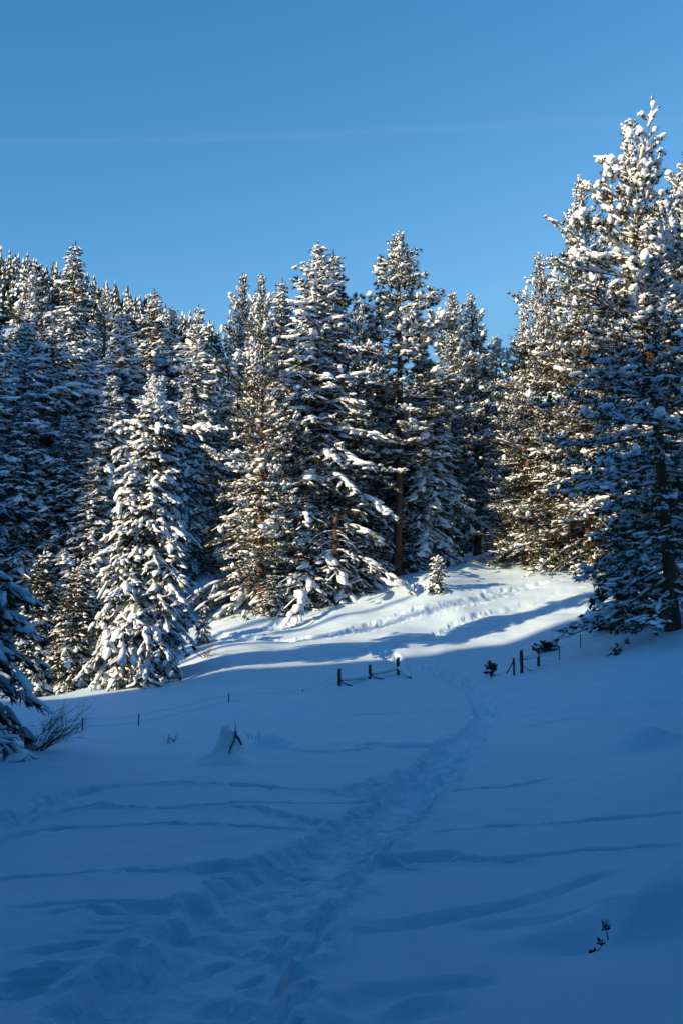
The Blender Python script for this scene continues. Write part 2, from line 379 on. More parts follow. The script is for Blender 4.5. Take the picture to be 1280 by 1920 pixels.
# scour round the leafy shrub in the near corner, with its overhanging drift
pS = ground_at(1150, 1772)
w = window(pS[0] - 2.5, pS[0] + 3.2, pS[1] - 2.5, pS[1] + 3.5); a, b = X[w] - pS[0], Y[w] - pS[1]
ca, sa = math.cos(math.radians(58)), math.sin(math.radians(58)); s1 = a * ca + b * sa; s2 = -a * sa + b * ca
al_ = sstep(-.55, .1, s1) * sstep(2.6, 1.2, s1); s2 = s2 + .10 * s1 - .05 * s1 * s1
Z[w] += al_ * (.27 * sstep(-1.5, -.2, s2) * (1 - sstep(-.17, -.05, s2)) - .22 * sstep(-.14, -.02, s2) * (1 - sstep(.05, .55, s2)) + .07 * np.exp(-((s2 - .6) / .16) ** 2))

def zg(x, y):
    j = int(np.clip(np.searchsorted(GX, x) - 1, 0, len(GX) - 2)); i = int(np.clip(np.searchsorted(GY, y) - 1, 0, len(GY) - 2))
    fx = (x - GX[j]) / (GX[j+1] - GX[j]); fy = (y - GY[i]) / (GY[i+1] - GY[i])
    return float((Z[i, j] * (1 - fx) + Z[i, j+1] * fx) * (1 - fy) + (Z[i+1, j] * (1 - fx) + Z[i+1, j+1] * fx) * fy)
ny, nx = Z.shape
VG = np.stack([X.ravel(), Y.ravel(), Z.ravel()], 1)
ii, jj = np.meshgrid(np.arange(ny - 1), np.arange(nx - 1), indexing='ij')
A0 = (ii * nx + jj).ravel(); FQ = np.stack([A0, A0 + 1, A0 + nx + 1, A0 + nx], 1)
onp = (TRAIL.ravel()[FQ].mean(1) > .5)
def sub(name, F, m):
    used = np.unique(F); re = np.zeros(len(VG), int); re[used] = np.arange(len(used))
    return link(name, mesh_np(name, VG[used], re[F]), m)
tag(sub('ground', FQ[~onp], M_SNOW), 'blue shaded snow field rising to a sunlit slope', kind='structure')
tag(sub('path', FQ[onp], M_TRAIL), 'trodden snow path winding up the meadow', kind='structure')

# ------------------------------------------------------------------ trees
def lump_template(seed, seg=5, rings=4):
    r = np.random.RandomState(seed); V = [(0, 0, 1.0)]; F = []
    for i in range(1, rings):
        th = math.pi * i / rings
        for j in range(seg):
            ph = 2 * math.pi * (j + .5 * (i % 2)) / seg; k = 1 + .27 * r.randn()
            V.append((math.sin(th) * math.cos(ph) * k, math.sin(th) * math.sin(ph) * k, math.cos(th) * (1 if math.cos(th) > 0 else .6) * (1 + .1 * r.randn())))
    V.append((0, 0, -.5)); e = len(V) - 1
    for j in range(seg):
        F.append((0, 1 + j, 1 + (j + 1) % seg)); b = 1 + (rings - 2) * seg; F.append((e, b + (j + 1) % seg, b + j))
        for i in range(rings - 2):
            a_ = 1 + i * seg
            F += [(a_ + j, a_ + seg + j, a_ + seg + (j + 1) % seg), (a_ + j, a_ + seg + (j + 1) % seg, a_ + (j + 1) % seg)]
    return np.array(V), np.array(F)
LUMPS = [lump_template(s_) for s_ in range(5)]
LUMPS_S = [lump_template(20 + s_, 5, 3) for s_ in range(4)]
def blades(seed, n, spread, L, W, flat=1.0, back=.15):
    """needle tuft along +x: n narrow triangles"""
    r = np.random.RandomState(seed); V = []; F = []
    for i in range(n):
        a = 2 * math.pi * (i + r.rand() * .6) / n; th = spread * (.35 + .65 * r.rand())
        d = np.array([math.cos(th), math.sin(th) * math.cos(a), math.sin(th) * math.sin(a) * flat])
        d /= np.linalg.norm(d); l = L * (.7 + .5 * r.rand()); s_ = np.cross(d, r.randn(3)); s_ /= np.linalg.norm(s_)
        o = np.array([-back * L * r.rand(), 0, 0]); k = len(V)
        V += [o - s_ * W, o + s_ * W, o + d * l]; F += [(k, k+1, k+2)]
    return np.array(V), np.array(F)
T_PINE = [blades(s_, 11, 1.25, .32, .034) for s_ in range(3)]
T_FIR = [blades(30 + s_, 10, 1.05, .31, .048, .35, .4) for s_ in range(3)]
T_FROST = [blades(60 + s_, 4, .8, .22, .055, .25, .3) for s_ in range(3)]

def frames(d, up=np.array([0, 0, 1.0])):
    x = norm(d); y = norm(np.cross(up, x)); z = np.cross(x, y); return x, y, z

def gen_tree(name, seed, H, R, cb, kind, nper=5, space=.5, a_top=45, a_bot=-5, droop=.25, upturn=.15, prof=.8, shoulder=.12,
             twig_den=2.6, snow=.6, snow_size=1.0, frost=.75, trunk_r=None, bare_top=None, lean=0.0, irregular=.25, max_tufts=5300, tuft=1.0, keepf=.62):
    r = np.random.RandomState(seed)
    tr = trunk_r or H * .0125
    # trunk
    zs = np.linspace(-.6, H, 18); f = np.clip(zs / H, 0, 1)
    bend = np.stack([lean * H * f ** 2 + .10 * np.sin(f * 5 + seed), .10 * np.sin(f * 4 + 2 * seed), zs], 1)
    rad = tr * (1 - f) ** .8 + .035 + tr * .5 * np.exp(-np.clip(zs, 0, 9) / .6)
    G = Geo(); G.tube(bend, rad, 9); trunk = G.mesh(name + '_trunk')
    def axis_at(z): 
        return np.stack([np.interp(z, zs, bend[:, 0]), np.interp(z, zs, bend[:, 1]), z], 1)
    # branches
    bz = []; z = cb * H
    while z < H * .985:
        fz = (z - cb * H) / (H * (1 - cb)); k = nper + r.randint(-1, 2)
        bz += list(z + r.randn(max(k, 2)) * .12 * space); z += space * (1 - .45 * fz) * (.7 + .6 * r.rand())
    bz = np.clip(np.array(bz), .3, H * .972); nb = len(bz); fz = np.clip((bz - cb * H) / (H * (1 - cb)), 0, 1)
    az = np.cumsum(np.full(nb, 2.399963) + r.randn(nb) * .35)
    sect = 1 + irregular * np.array([math.sin(2.1 * a_ + seed) * math.sin(9 * ff + seed) for a_, ff in zip(az, fz)])
    L = R * (1 - fz) ** prof * (.55 + .45 * sstep(0, shoulder, fz)) * (.66 + .5 * r.rand(nb)) * sect * np.where(fz > .75, np.exp(.35 * r.randn(nb)), 1) + .08 + .2 * r.rand(nb)
    L *= np.where(r.rand(nb) < .12, .45, 1); L = np.where(fz > .88, np.minimum(L, .35 + 7 * (1 - fz) * .6), L)
    a0 = np.radians(a_bot + (a_top - a_bot) * fz ** 1.3 + r.randn(nb) * 7)
    er = np.stack([np.cos(az), np.sin(az), 0 * az], 1); et = np.stack([-np.sin(az), np.cos(az), 0 * az], 1)
    base = axis_at(bz); wob = r.randn(nb) * .12; dr = droop * (1.15 - .6 * fz) * (.7 + .6 * r.rand(nb)); upt = upturn * (.6 + .8 * r.rand(nb))
    load = np.clip(snow + .34 * r.randn(nb) + .18 * np.sin(az * 1.0 + bz * .9 + seed), .08, 1.0); dr = dr + .16 * (load - snow) * (kind == 'fir')
    def pt(b, s_):
        l = L[b] * s_
        return base[b] + er[b] * (l * np.cos(a0[b]))[:, None] + et[b] * (wob[b] * l * s_)[:, None] + np.array([0, 0, 1.0]) * (L[b] * (np.sin(a0[b]) * s_ - dr[b] * s_ ** 2 + upt[b] * s_ ** 3))[:, None]
    # limb tubes
    K = 6; Gl = Geo(); bi = np.arange(nb)
    S = np.linspace(0, 1, K); PB = np.stack([pt(bi, np.full(nb, s_)) for s_ in S], 1)
    rb = (.010 + .012 * L)[:, None] * (1 - .85 * S)[None]
    TB = norm(np.gradient(PB, axis=1)); XB = norm(np.cross(TB, np.array([0, 0, 1.0]))); YB = np.cross(TB, XB)
    sd = 4; an = np.arange(sd) / sd * 2 * math.pi
    VB = PB[:, :, None] + rb[:, :, None, None] * (np.cos(an)[:, None] * XB[:, :, None] + np.sin(an)[:, None] * YB[:, :, None])
    TF = []
    for i in range(K - 1):
        for j in range(sd):
            a_ = i * sd + j; b_ = i * sd + (j + 1) % sd; TF += [(a_, b_, b_ + sd), (a_, b_ + sd, a_ + sd)]
    TF = np.array(TF); Gl.add(VB.reshape(-1, 3), (TF[None] + (bi * K * sd)[:, None, None]).reshape(-1, 3))
    # twigs
    nt_ = np.clip((L * twig_den).astype(int) + 2, 3, 14); tb = np.repeat(bi, nt_)
    idx = np.concatenate([np.arange(n) for n in nt_]); fr = (idx + .5 * r.rand(len(idx))) / (nt_[tb] - 1 + 1e-6)
    start = .12 if kind == 'fir' else .32
    ts = np.clip(start + (1 - start) * fr, 0, 1); side = np.where(idx % 2 == 0, 1.0, -1.0)
    p0 = pt(tb, ts); tan = norm(pt(tb, np.minimum(ts + .02, 1.02)) - pt(tb, ts - .02))
    be = np.radians(48 + 16 * r.randn(len(tb))) * np.where(ts > .97, .25, 1)
    tl = np.clip((.10 + .42 * (1 - ts) ** .8) * L[tb] * (.6 + .7 * r.rand(len(tb))), .18, 1.5)
    if kind == 'fir':
        zd = -.22 - .25 * r.rand(len(tb))
    else:
        zd = .05 + .35 * r.rand(len(tb))
    td = norm(tan * np.cos(be)[:, None] + et[tb] * (side * np.sin(be))[:, None] + np.array([0, 0, 1.0]) * zd[:, None])
    tip = p0 + td * tl[:, None]
    sdv = norm(np.cross(td, np.array([0, 0, 1.0]))) * .012
    Vt = np.stack([p0 - sdv, p0 + sdv, tip], 1); Gl.add(Vt.reshape(-1, 3), np.arange(len(tb) * 3).reshape(-1, 3))
    Vt = np.stack([p0 - [0, 0, .012], p0 + [0, 0, .012], tip], 1); Gl.add(Vt.reshape(-1, 3), np.arange(len(tb) * 3).reshape(-1, 3))
    # tufts
    step = .24 if kind == 'fir' else .26
    nf = np.maximum((tl / step).astype(int), 1) + (0 if kind == 'fir' else 1); ub = np.repeat(np.arange(len(tb)), nf)
    k = np.concatenate([np.arange(n) for n in nf]); g = (k + 1.0) / nf[ub]
    if kind != 'fir': g = .35 + .65 * g
    tp = p0[ub] + td[ub] * (tl[ub] * g)[:, None] + np.array([0, 0, -1.0]) * ((.10 if kind == 'fir' else .0) * (tl[ub] * g) ** 2)[:, None]
    tp += r.randn(*tp.shape) * .05
    dirs = norm(td[ub] + r.randn(*tp.shape) * .28 + np.array([0, 0, .25 if kind == 'pine' else -.12]))
    if len(tp) > max_tufts:
        kp = np.sort(r.choice(len(tp), max_tufts, False)); tp, dirs, ub = tp[kp], dirs[kp], ub[kp]
    ne = 9; ez = H - np.linspace(.0, min(1.5, .12 * H), ne); tp = np.vstack([tp, axis_at(ez) + r.randn(ne, 3) * .03]); dirs = np.vstack([dirs, norm(r.randn(ne, 3) * .6 + [0, 0, .8])]); ub = np.r_[ub, np.full(ne, len(tb) - 1)]
    tf = (tp[:, 2] - cb * H) / (H * (1 - cb)); green = np.ones(len(tp), bool)
    if bare_top: green = r.rand(len(tp)) > sstep(bare_top - .08, bare_top + .03, tf) * .97
    Gc = Geo(); Gd = Geo(); TS = T_PINE if kind == 'pine' else T_FIR; pick = r.randint(0, 3, len(tp)); sc = (.75 + .55 * r.rand(len(tp))) * tuft * np.clip(.5 + 3.2 * (1 - tf), .5, 1)
    x_, y_, z_ = frames(dirs); B = np.stack([x_, y_, z_], 1) * sc[:, None, None]
    for m in range(3):
        q_ = (pick == m) & green; Gc.inst(*TS[m], tp[q_], B[q_])
    # snow: heavy lumps on tufts, light frost blades, and ridges along limbs
    ps = np.clip(load[tb[ub]] * (.55 + .75 * ts[ub]) , .06, .97) * (.66 if kind == 'pine' else .85); hs = (r.rand(len(tp)) < ps) & green
    Gs = Geo(); n = len(tp); big = np.exp(r.randn(n) * .5 - .12) * snow_size * (.72 + .62 * load[tb[ub]]); big = np.minimum(big, np.minimum(2.3, .55 + .75 * L[tb[ub]]) * max(snow_size, 1.0) * .9)
    flatd = norm(dirs * np.array([1, 1, .75]))
    if kind == 'pine':
        ball = (r.rand(n) < .06 + .5 * tf ** 2); sx = np.where(ball, .12, .20) * big; sy = np.where(ball, .105, .09) * big; sz = np.where(ball, .17, .058) * big
        flatd = norm(np.where(ball[:, None], dirs * np.array([1, 1, .2]) + r.randn(n, 3) * .1, flatd * np.array([1, 1, .6]) - np.array([0, 0, .18])))
        off = np.where(ball, -.02, .075)
    else:
        sx = .20 * big; sy = .11 * big; sz = .07 * np.sqrt(big); hs &= r.rand(n) < keepf ; off = np.full(n, .06)
    tilt = r.randn(n, 3) * .12
    x_, y_, z_ = frames(flatd + tilt); Bs = np.stack([x_ * sx[:, None], y_ * sy[:, None], z_ * sz[:, None]], 1)
    pos = tp + np.array([0, 0, 1.0]) * (off + .35 * sz)[:, None]
    pk = r.randint(0, 4, n); large = big > 1.15
    for m in range(4):
        q_ = hs & (pk == m); Gs.inst(*LUMPS[m], pos[q_ & large], Bs[q_ & large]); Gs.inst(*LUMPS_S[m], pos[q_ & ~large], Bs[q_ & ~large])
    for c in range(2):          # companions make the heavy loads lumpy
        q_ = np.nonzero(hs & (big > 1.05) & (r.rand(n) < .5))[0]; kk = .45 + .35 * r.rand(len(q_))
        op = pos[q_] + x_[q_] * (sx[q_] * r.uniform(-1.3, 1.3, len(q_)))[:, None] + y_[q_] * (sy[q_] * r.uniform(-1.2, 1.2, len(q_)))[:, None] + np.array([0, 0, 1.0]) * (sz[q_] * r.uniform(-.6, .3, len(q_)))[:, None]
        Gs.inst(*LUMPS_S[c], op, Bs[q_] * kk[:, None, None] * np.array([.8, 1.15, 1.0])[None, :, None])
    fq = (~hs) & (r.rand(n) < frost)
    x_, y_, z_ = frames(dirs); Bf = np.stack([x_, y_, z_], 1) * sc[:, None, None]
    for m in range(3):
        q_ = fq & (pick == m); Gs.inst(*T_FROST[m], tp[q_] + [0, 0, .05], Bf[q_])
    # thin snow lying along the twigs
    tq = np.nonzero(r.rand(len(tb)) < np.clip(load[tb] * 1.15 + .05, .1, .95))[0]
    x_, y_, z_ = frames(td[tq] + r.randn(len(tq), 3) * .05); wq = (.045 + .035 * r.rand(len(tq))) * (.6 + .7 * load[tb[tq]]) * min(snow_size, 1.2)
    Bq = np.stack([x_ * (tl[tq] * .52)[:, None], y_ * wq[:, None], z_ * (wq * .6)[:, None]], 1)
    Gs.inst(*LUMPS_S[1], p0[tq] + td[tq] * (tl[tq] * .52)[:, None] + np.array([0, 0, .035]), Bq)
    # ridge of snow on the limbs
    ns = np.clip((L / (.30 if kind == 'fir' else .45)).astype(int), 1, 14); rb_ = np.repeat(bi, ns); ri = np.concatenate([np.arange(q_) for q_ in ns])
    rs = np.clip((ri + .3 + .6 * r.rand(len(ri))) / ns[rb_], 0, 1); keep = r.rand(len(rs)) < np.clip(load[rb_] + .15, .2, .85) * np.where(ri / ns[rb_] > .9, .5, 1); rb_, rs = rb_[keep], rs[keep]
    rp = pt(rb_, rs) + et[rb_] * (r.randn(len(rs)) * .07)[:, None] + r.randn(len(rs), 3) * .03; rt = norm(pt(rb_, rs + .03) - pt(rb_, rs - .03)); x_, y_, z_ = frames(norm(rt + r.randn(len(rs), 3) * .16))
    bl = np.minimum(np.exp(r.randn(len(rs)) * .42 - .05), 1.7) * snow_size; tk = np.clip(.5 + .14 * L[rb_], .5, 1.15)
    tk = tk * (1 + (1.6 if kind == 'fir' else .6) * load[rb_] * np.clip(L[rb_] / 1.6, .25, 1) * sstep(.15, .6, rs) * (1.15 - .45 * rs))
    bl = bl * np.clip(L[rb_] / 1.0, .35, 1)
    Br = np.stack([x_ * (.30 * bl)[:, None], y_ * (.06 * bl * tk)[:, None], z_ * (.055 * bl * np.sqrt(tk))[:, None]], 1)
    for m in range(2):
        q_ = np.arange(len(rs)) % 2 == m; Gs.inst(*LUMPS_S[m], rp[q_] + np.array([0, 0, 1.0]) * (.02 + .035 * np.sqrt(tk[q_]) * bl[q_])[:, None], Br[q_])
    # a leader tuft
    parts = dict(trunk=trunk, limbs=Gl.mesh(name + '_limbs', False), crown=Gc.mesh(name + '_crown', False), snow_load=Gs.mesh(name + '_snow'))
    return dict(parts=parts, H=H, kind=kind)

MODELS = {}
def model(key, *a, bark=None, needles=None, **k):
    m = gen_tree(key, *a, **k); m['mats'] = dict(trunk=bark, limbs=M_FBARK, crown=needles, snow_load=M_TSNOW); MODELS[key] = m
PK = dict(bark=M_BARK, needles=M_PINE); FK = dict(bark=M_FBARK, needles=M_FIR)
model('pineA', 1, 28, 7.4, .06, 'pine', **PK, nper=5, space=.58, a_top=48, a_bot=-12, droop=.28, upturn=.26, prof=1.0, snow=.50, snow_size=1.0, irregular=.4, max_tufts=5300)
model('pineB', 2, 28, 5.4, .12, 'pine', **PK, nper=5, space=.55, a_top=50, a_bot=-14, droop=.26, upturn=.22, prof=.92, snow=.55, snow_size=1.15, irregular=.35, max_tufts=5300)
model('pineC', 3, 28, 4.8, .32, 'pine', **PK, nper=4, space=.56, a_top=45, a_bot=-15, droop=.24, upturn=.2, prof=.85, snow=.48, snow_size=1.15, irregular=.45, max_tufts=5200, trunk_r=.27)
model('pineD', 8, 28, 6.4, .03, 'pine', **PK, nper=6, space=.52, a_top=45, a_bot=-18, droop=.36, upturn=.2, prof=.85, snow=.50, snow_size=1.0, irregular=.35, max_tufts=5300)
model('pineBig', 21, 28, 8.0, .07, 'pine', **PK, shoulder=.38, nper=4, space=.52, a_top=50, a_bot=-22, droop=.30, upturn=.24, prof=.95, snow=.64, snow_size=1.2, irregular=.55, max_tufts=6600, trunk_r=.33)
model('firA', 4, 27, 6.2, .02, 'fir', **FK, nper=6, space=.48, a_top=38, a_bot=-20, droop=.42, upturn=.08, prof=.98, snow=.60, snow_size=1.55, max_tufts=5300)
model('firB', 5, 27, 5.0, .03, 'fir', **FK, nper=6, space=.48, a_top=32, a_bot=-24, droop=.48, upturn=.05, prof=.92, snow=.66, snow_size=1.75, max_tufts=5300)
model('firC', 6, 27, 4.2, .03, 'fir', **FK, nper=5, space=.46, a_top=28, a_bot=-24, droop=.45, upturn=.08, prof=.88, snow=.58, snow_size=1.5, max_tufts=6000)
model('firHero', 7, 17.6, 3.5, .005, 'fir', **FK, nper=7, space=.32, a_top=28, a_bot=-24, droop=.45, upturn=.06, prof=.68, snow=.85, keepf=.72, snow_size=1.25, bare_top=.88, max_tufts=6000)
model('firNear', 12, 9, 3.2, .01, 'fir', **FK, nper=6, space=.42, a_top=25, a_bot=-20, droop=.45, upturn=.05, prof=.7, snow=.60, snow_size=1.2, max_tufts=4500, twig_den=3.4)
model('firSmall', 9, 7.5, 1.9, .02, 'fir', **FK, nper=6, space=.26, a_top=40, a_bot=-15, droop=.35, upturn=.1, prof=.95, snow=.52, snow_size=1.0, max_tufts=1900, twig_den=4, tuft=.9)
model('firYoung', 10, 5.5, 2.0, .01, 'fir', **FK, nper=6, space=.28, a_top=40, a_bot=-20, droop=.4, upturn=.05, prof=.8, snow=.6, snow_size=1.2, max_tufts=1500, twig_den=4)
model('sapling', 11, 2.4, .85, .01, 'fir', **FK, nper=5, space=.2, a_top=50, a_bot=-10, droop=.35, upturn=.1, prof=.8, snow=.75, snow_size=1.2, max_tufts=420, twig_den=5, tuft=.7)

def plant(name, key, loc, H, rot, label, cat, group=None, wide=1.0, lean=(0, 0)):
    m = MODELS[key]; k = H / m['H']; e = empty(name, loc); e.scale = (k * wide, k * wide, k); e.rotation_euler = (lean[0] or .022 * math.sin(loc[0] * 7.3), lean[1] or .022 * math.sin(loc[1] * 5.1), rot)
    for part in ('trunk', 'limbs', 'crown', 'snow_load'):
        o = link(part, m['parts'][part], m['mats'][part], e)
        if part != 'trunk': o['kind'] = 'stuff'
    return tag(e, label, cat, group)
def plant_px(name, key, u, vtop, d, rot, label, cat, group=None, wide=1.0, sink=0.0):
    y = d; x = at(u, 1150, d)[0]; z = zg(x, y) - sink; top = at(u, vtop, d)[2]
    return plant(name, key, (x, y, z), top - z, rot, label, cat, group, wide)

TREES = [
 # the group on the left of the slope, in the sun
 ('pine_tree','pineB',440,506,95,0.4,'tall pine with round snow balls, leftmost of the sunlit middle group',.8),
 ('pine_tree','pineB',488,514,85,2.1,'pine with bare brown trunk foot standing beside the bend of the snowy road',.78),
 ('fir_tree','firC',520,520,99,1.0,'narrow fir top showing behind the sunlit middle group, beside the tallest fir',1.0),
 ('fir_tree','firA',578,456,89,0.0,'tallest fir of the sunlit middle group, heavy snow swags down its front',1.22),
 ('fir_tree','firC',622,466,94,2.0,'dark-tipped fir just behind and beside the tallest middle fir',1.25),
 ('pine_tree','pineC',672,555,89,1.2,'slender pine with thin brown trunk between the tallest fir and the tallest pine',.85),
 ('pine_tree','pineC',744,430,92,3.1,'tallest pine of the middle group with long straight bare trunk',1.2),
 ('fir_tree','firB',795,640,96,0.8,'drooping fir on the sloping right flank of the middle group',1.3),
 ('fir_tree','firA',716,660,99,1.9,'broad fir filling in behind the long bare pine trunk',1.0),
 ('pine_tree','pineD',545,700,87,4.0,'bushy low pine under the tallest middle fir',.95),
 ('pine_tree','pineB',860,548,112,0.3,'first of two twin-topped shaded pines in the gap beyond the slope',1.0),
 ('pine_tree','pineB',897,552,114,2.3,'second of two twin-topped shaded pines in the gap beyond the slope',1.0),
 ('pine_tree','pineC',938,632,118,1.0,'lower pine between the twin-topped pines and the sunlit right stand',1.1),
 # the right stand
 ('pine_tree','pineD',992,585,94,0.9,'sunlit pine at the outer edge of the right stand, branches to the snow',1.0),
 ('pine_tree','pineA',1040,480,95,2.9,'sunlit broad pine in the right stand above the top of the slope',1.0),
 ('pine_tree','pineD',1112,322,92,5.0,'second highest pine, orange trunk foot at the top of the slope',.92),
 ('pine_tree','pineBig',1258,222,60,1.7,'highest pine of all, sunlit spire and shaded lower boughs beside the fence',.95),
 ('pine_tree','pineB',1345,262,72,0.2,'pine cut off by the picture edge beyond the highest pine',1.1),
 ('fir_tree','firSmall',1180,960,66,2.4,'dense shaded young fir under the sweeping boughs of the highest pine',1.5),
 # the left wood, mostly in shade
 ('fir_tree','firC',118,458,112,0.5,'fir with the thin pointed spire rising above the left wood',1.0),
 ('pine_tree','pineB',38,486,116,1.5,'pine with sunlit top beside the pointed spire in the left wood',1.2),
 ('pine_tree','pineA',170,532,120,2.5,'broad sunlit pine top behind the pointed spire of the left wood',1.0),
 ('fir_tree','firB',222,578,97,0.2,'snow-loaded fir with sunlit top directly above the lone sunlit fir',1.15),
 ('fir_tree','firC',274,545,122,3.0,'dark pointed fir on the skyline between the left wood and the far ridge',1.1),
 ('fir_tree','firB',303,567,118,4.0,'small white-topped fir on the skyline end of the left wood',.95),
 ('fir_tree','firA',345,570,116,1.3,'shaded fir next to the leftmost pine of the middle group',1.0),
 ('fir_tree','firC',382,650,120,2.6,'shaded narrow fir in the notch beside the middle group',1.0),
 ('fir_tree','firB',78,600,88,2.2,'blue shaded fir with thick snow shelves in the left wood',1.25),
 ('fir_tree','firA',12,565,90,0.9,'shaded fir cut by the picture edge in the left wood, drooping boughs',1.0),
 ('fir_tree','firB',150,632,90,5.1,'tall shaded fir with hanging snowy fingers behind the lone sunlit fir',1.1),
 ('fir_tree','firA',-45,600,86,3.3,'shaded fir mostly outside the picture edge in the left wood',1.1),
 ('fir_tree','firB',205,700,86,1.7,'shaded lower fir right behind the lone sunlit fir',1.0),
 ('fir_tree','firC',40,745,85,4.4,'low shaded fir at the front of the left wood near the picture edge',1.3),
 ('fir_tree','firC',115,770,85,0.1,'low shaded fir in the front row of the left wood',1.3),
 ('fir_tree','firC',335,720,110,5.5,'dark shaded fir between the lone sunlit fir and the middle group',.95),
 ('fir_tree','firC',175,860,84,2.8,'short shaded fir tucked beside the lone sunlit fir',1.3),
 # single trees in the open
 ('fir_tree','firHero',268,695,62,1.1,'lone sunlit fir with bare brown top standing on the edge of the meadow',.84),
 ('fir_tree','firNear',-88,860,29.5,2.0,'near shaded fir at the picture edge, snow shelves over the bare shrub',1.0),
 ('fir_tree','firSmall',140,1068,68,0.7,'small half-lit fir standing beside the lone sunlit fir',1.05),
 ('fir_tree','firSmall',76,1040,70,2.7,'small slim shaded fir between the picture edge and the half-lit small fir',.9),
 ('fir_tree','firYoung',180,1120,72,1.7,'low round fir wedged between the half-lit small fir and the lone fir',.9),
 ('fir_tree','firYoung',62,1170,64,3.7,'low snowy fir behind the boughs of the near shaded fir',.9),
 ('fir_tree','firYoung',382,1136,76,.7,'little snow-plastered fir on the road edge beside the lone sunlit fir',.62),
 ('fir_tree','sapling',818,1048,84,.3,'small snowy sapling alone on the sunlit slope',.8),
 # young firs along the foot of the middle group
 ('fir_tree','firSmall',705,950,91,.2,'shaded young fir under the tallest middle pine',1.15),
 ('fir_tree','firYoung',662,1010,88,1.2,'young fir with frosted twigs right beside the broken snag',1.35),
 ('fir_tree','firYoung',585,1030,86,2.2,'sunlit young fir heaped with snow at the foot of the tallest fir',1.5),
 ('fir_tree','firYoung',540,1050,85,3.2,'sunlit young fir beside the brown pine foot by the road',1.5),
 ('fir_tree','firYoung',512,1080,83.5,5.2,'lowest sunlit young fir in front, touching the brown pine foot',1.3),
 ('fir_tree','firSmall',620,930,90,4.2,'young fir with hanging snow just behind the broken snag',1.0),
 ('fir_tree','firYoung',770,985,94,5.2,'shaded young fir at the slope edge under the drooping fir',1.1),
 ('fir_tree','firYoung',835,990,97,.9,'frosted young fir where the middle group meets the slope top',1.0),
 ('fir_tree','firYoung',463,1095,90,1.9,'dark little fir leaning out beside the brown pine foot',.5),
 ('fir_tree','firYoung',945,985,104,2.9,'young fir in the blue shade below the twin-topped pines',1.2),
]
for i, (nm, key, u, vt, d, rot, lab, wide) in enumerate(TREES):
    e = plant_px(nm, key, u, vt, d, rot, lab, 'tree', None, wide)
    if key == 'pineBig': e.rotation_mode = 'ZYX'; e.rotation_euler = (0, -.028, rot)
# the deep wood behind
rr = random.Random(8)
for i in range(46):
    u = -80 + i * 23 + rr.uniform(-10, 10); d = rr.uniform(122, 165)
    vt = np.interp(u, [-80, 60, 200, 330, 400, 500, 700, 800, 850, 960], [620, 600, 620, 660, 690, 640, 660, 720, 690, 720]) + rr.uniform(0, 70)
    plant_px('fir_tree', rr.choice(['firA', 'firB', 'firC']), u, vt, d, rr.uniform(0, 6), 'snowy conifer deep in the wood, half hidden behind the front row of trees', 'tree', 'trees deep in the wood', rr.uniform(.95, 1.25))
for i in range(12):
    plant_px('pine_tree', rr.choice(['pineA', 'pineD', 'pineB']), 1010 + i * 32 + rr.uniform(-10, 10), np.interp(i, [0, 3, 11], [660, 560, 480]) + rr.uniform(0, 60), rr.uniform(108, 130), rr.uniform(0, 6),
             'snowy pine behind the front of the right stand, seen only through its branches', 'tree', 'trees behind the right stand', 1.1)
# the side hill left of the meadow, outside the picture: its trees carry the shadow edge
for i in range(22):
    q = -108 + i * 6 + rr.uniform(-2, 2)
    if -83 < q < -49: continue
    x, y = xy(q, -66 + rr.uniform(-10, 8)); y_ = y
    plant('fir_tree', rr.choice(['firA', 'firC', 'pineB']), (x, y, zg(x, y) - .5), rr.uniform(7, 12), rr.uniform(0, 6), 'conifer on the crest of the side hill beside the meadow, outside the picture', 'tree', 'trees on the side hill')
for q, t, h in [(-48.6,-52,22),(-49,-60,18),(-48.4,-40,26),(-82,-52,26),(-83,-62,22),(-62.6,-60,20),(-66.2,-56,22),(-70,-62,23)]:
    x, y = xy(q, t); plant('fir_tree', 'firC', (x, y, zg(x, y) - .5), h, q, 'conifer at the mouth of the side valley beside the meadow, outside the picture', 'tree', 'trees at the side valley mouth', 0.26 if -80 < q < -55 else 1.0)

# unseen trees added behind and beside the camera to close off part of the sky
for i in range(30):
    a = math.radians(np.interp(i, [0, 29], [-62, -318]) + rr.uniform(-3, 3)) + math.pi / 2; d = 17 + (i % 3) * 6 + rr.uniform(-2, 2)
    x, y = d * math.cos(a), d * math.sin(a)
    plant('fir_tree', rr.choice(['firA', 'firB', 'pineD']), (x, y, zg(x, y) - .3), rr.uniform(24, 30), rr.uniform(0, 6), 'tall unseen conifer added behind the viewpoint to close off the sky', 'tree', 'added trees behind the viewpoint')

for x, y in [(19,22),(24,28),(22,36),(28,42),(19,12),(27,16),(-21,20),(-25,27),(-29,34),(-20,8),(-30,14)]:  # more unseen trees, added to cut the sky light on the snow
    plant('fir_tree', rr.choice(['firA', 'firB', 'pineD']), (x, y, zg(x, y) - .3), rr.uniform(24, 29), rr.uniform(0, 6), 'tall unseen conifer added beside the near meadow to close off the sky', 'tree', 'added trees beside the near meadow')

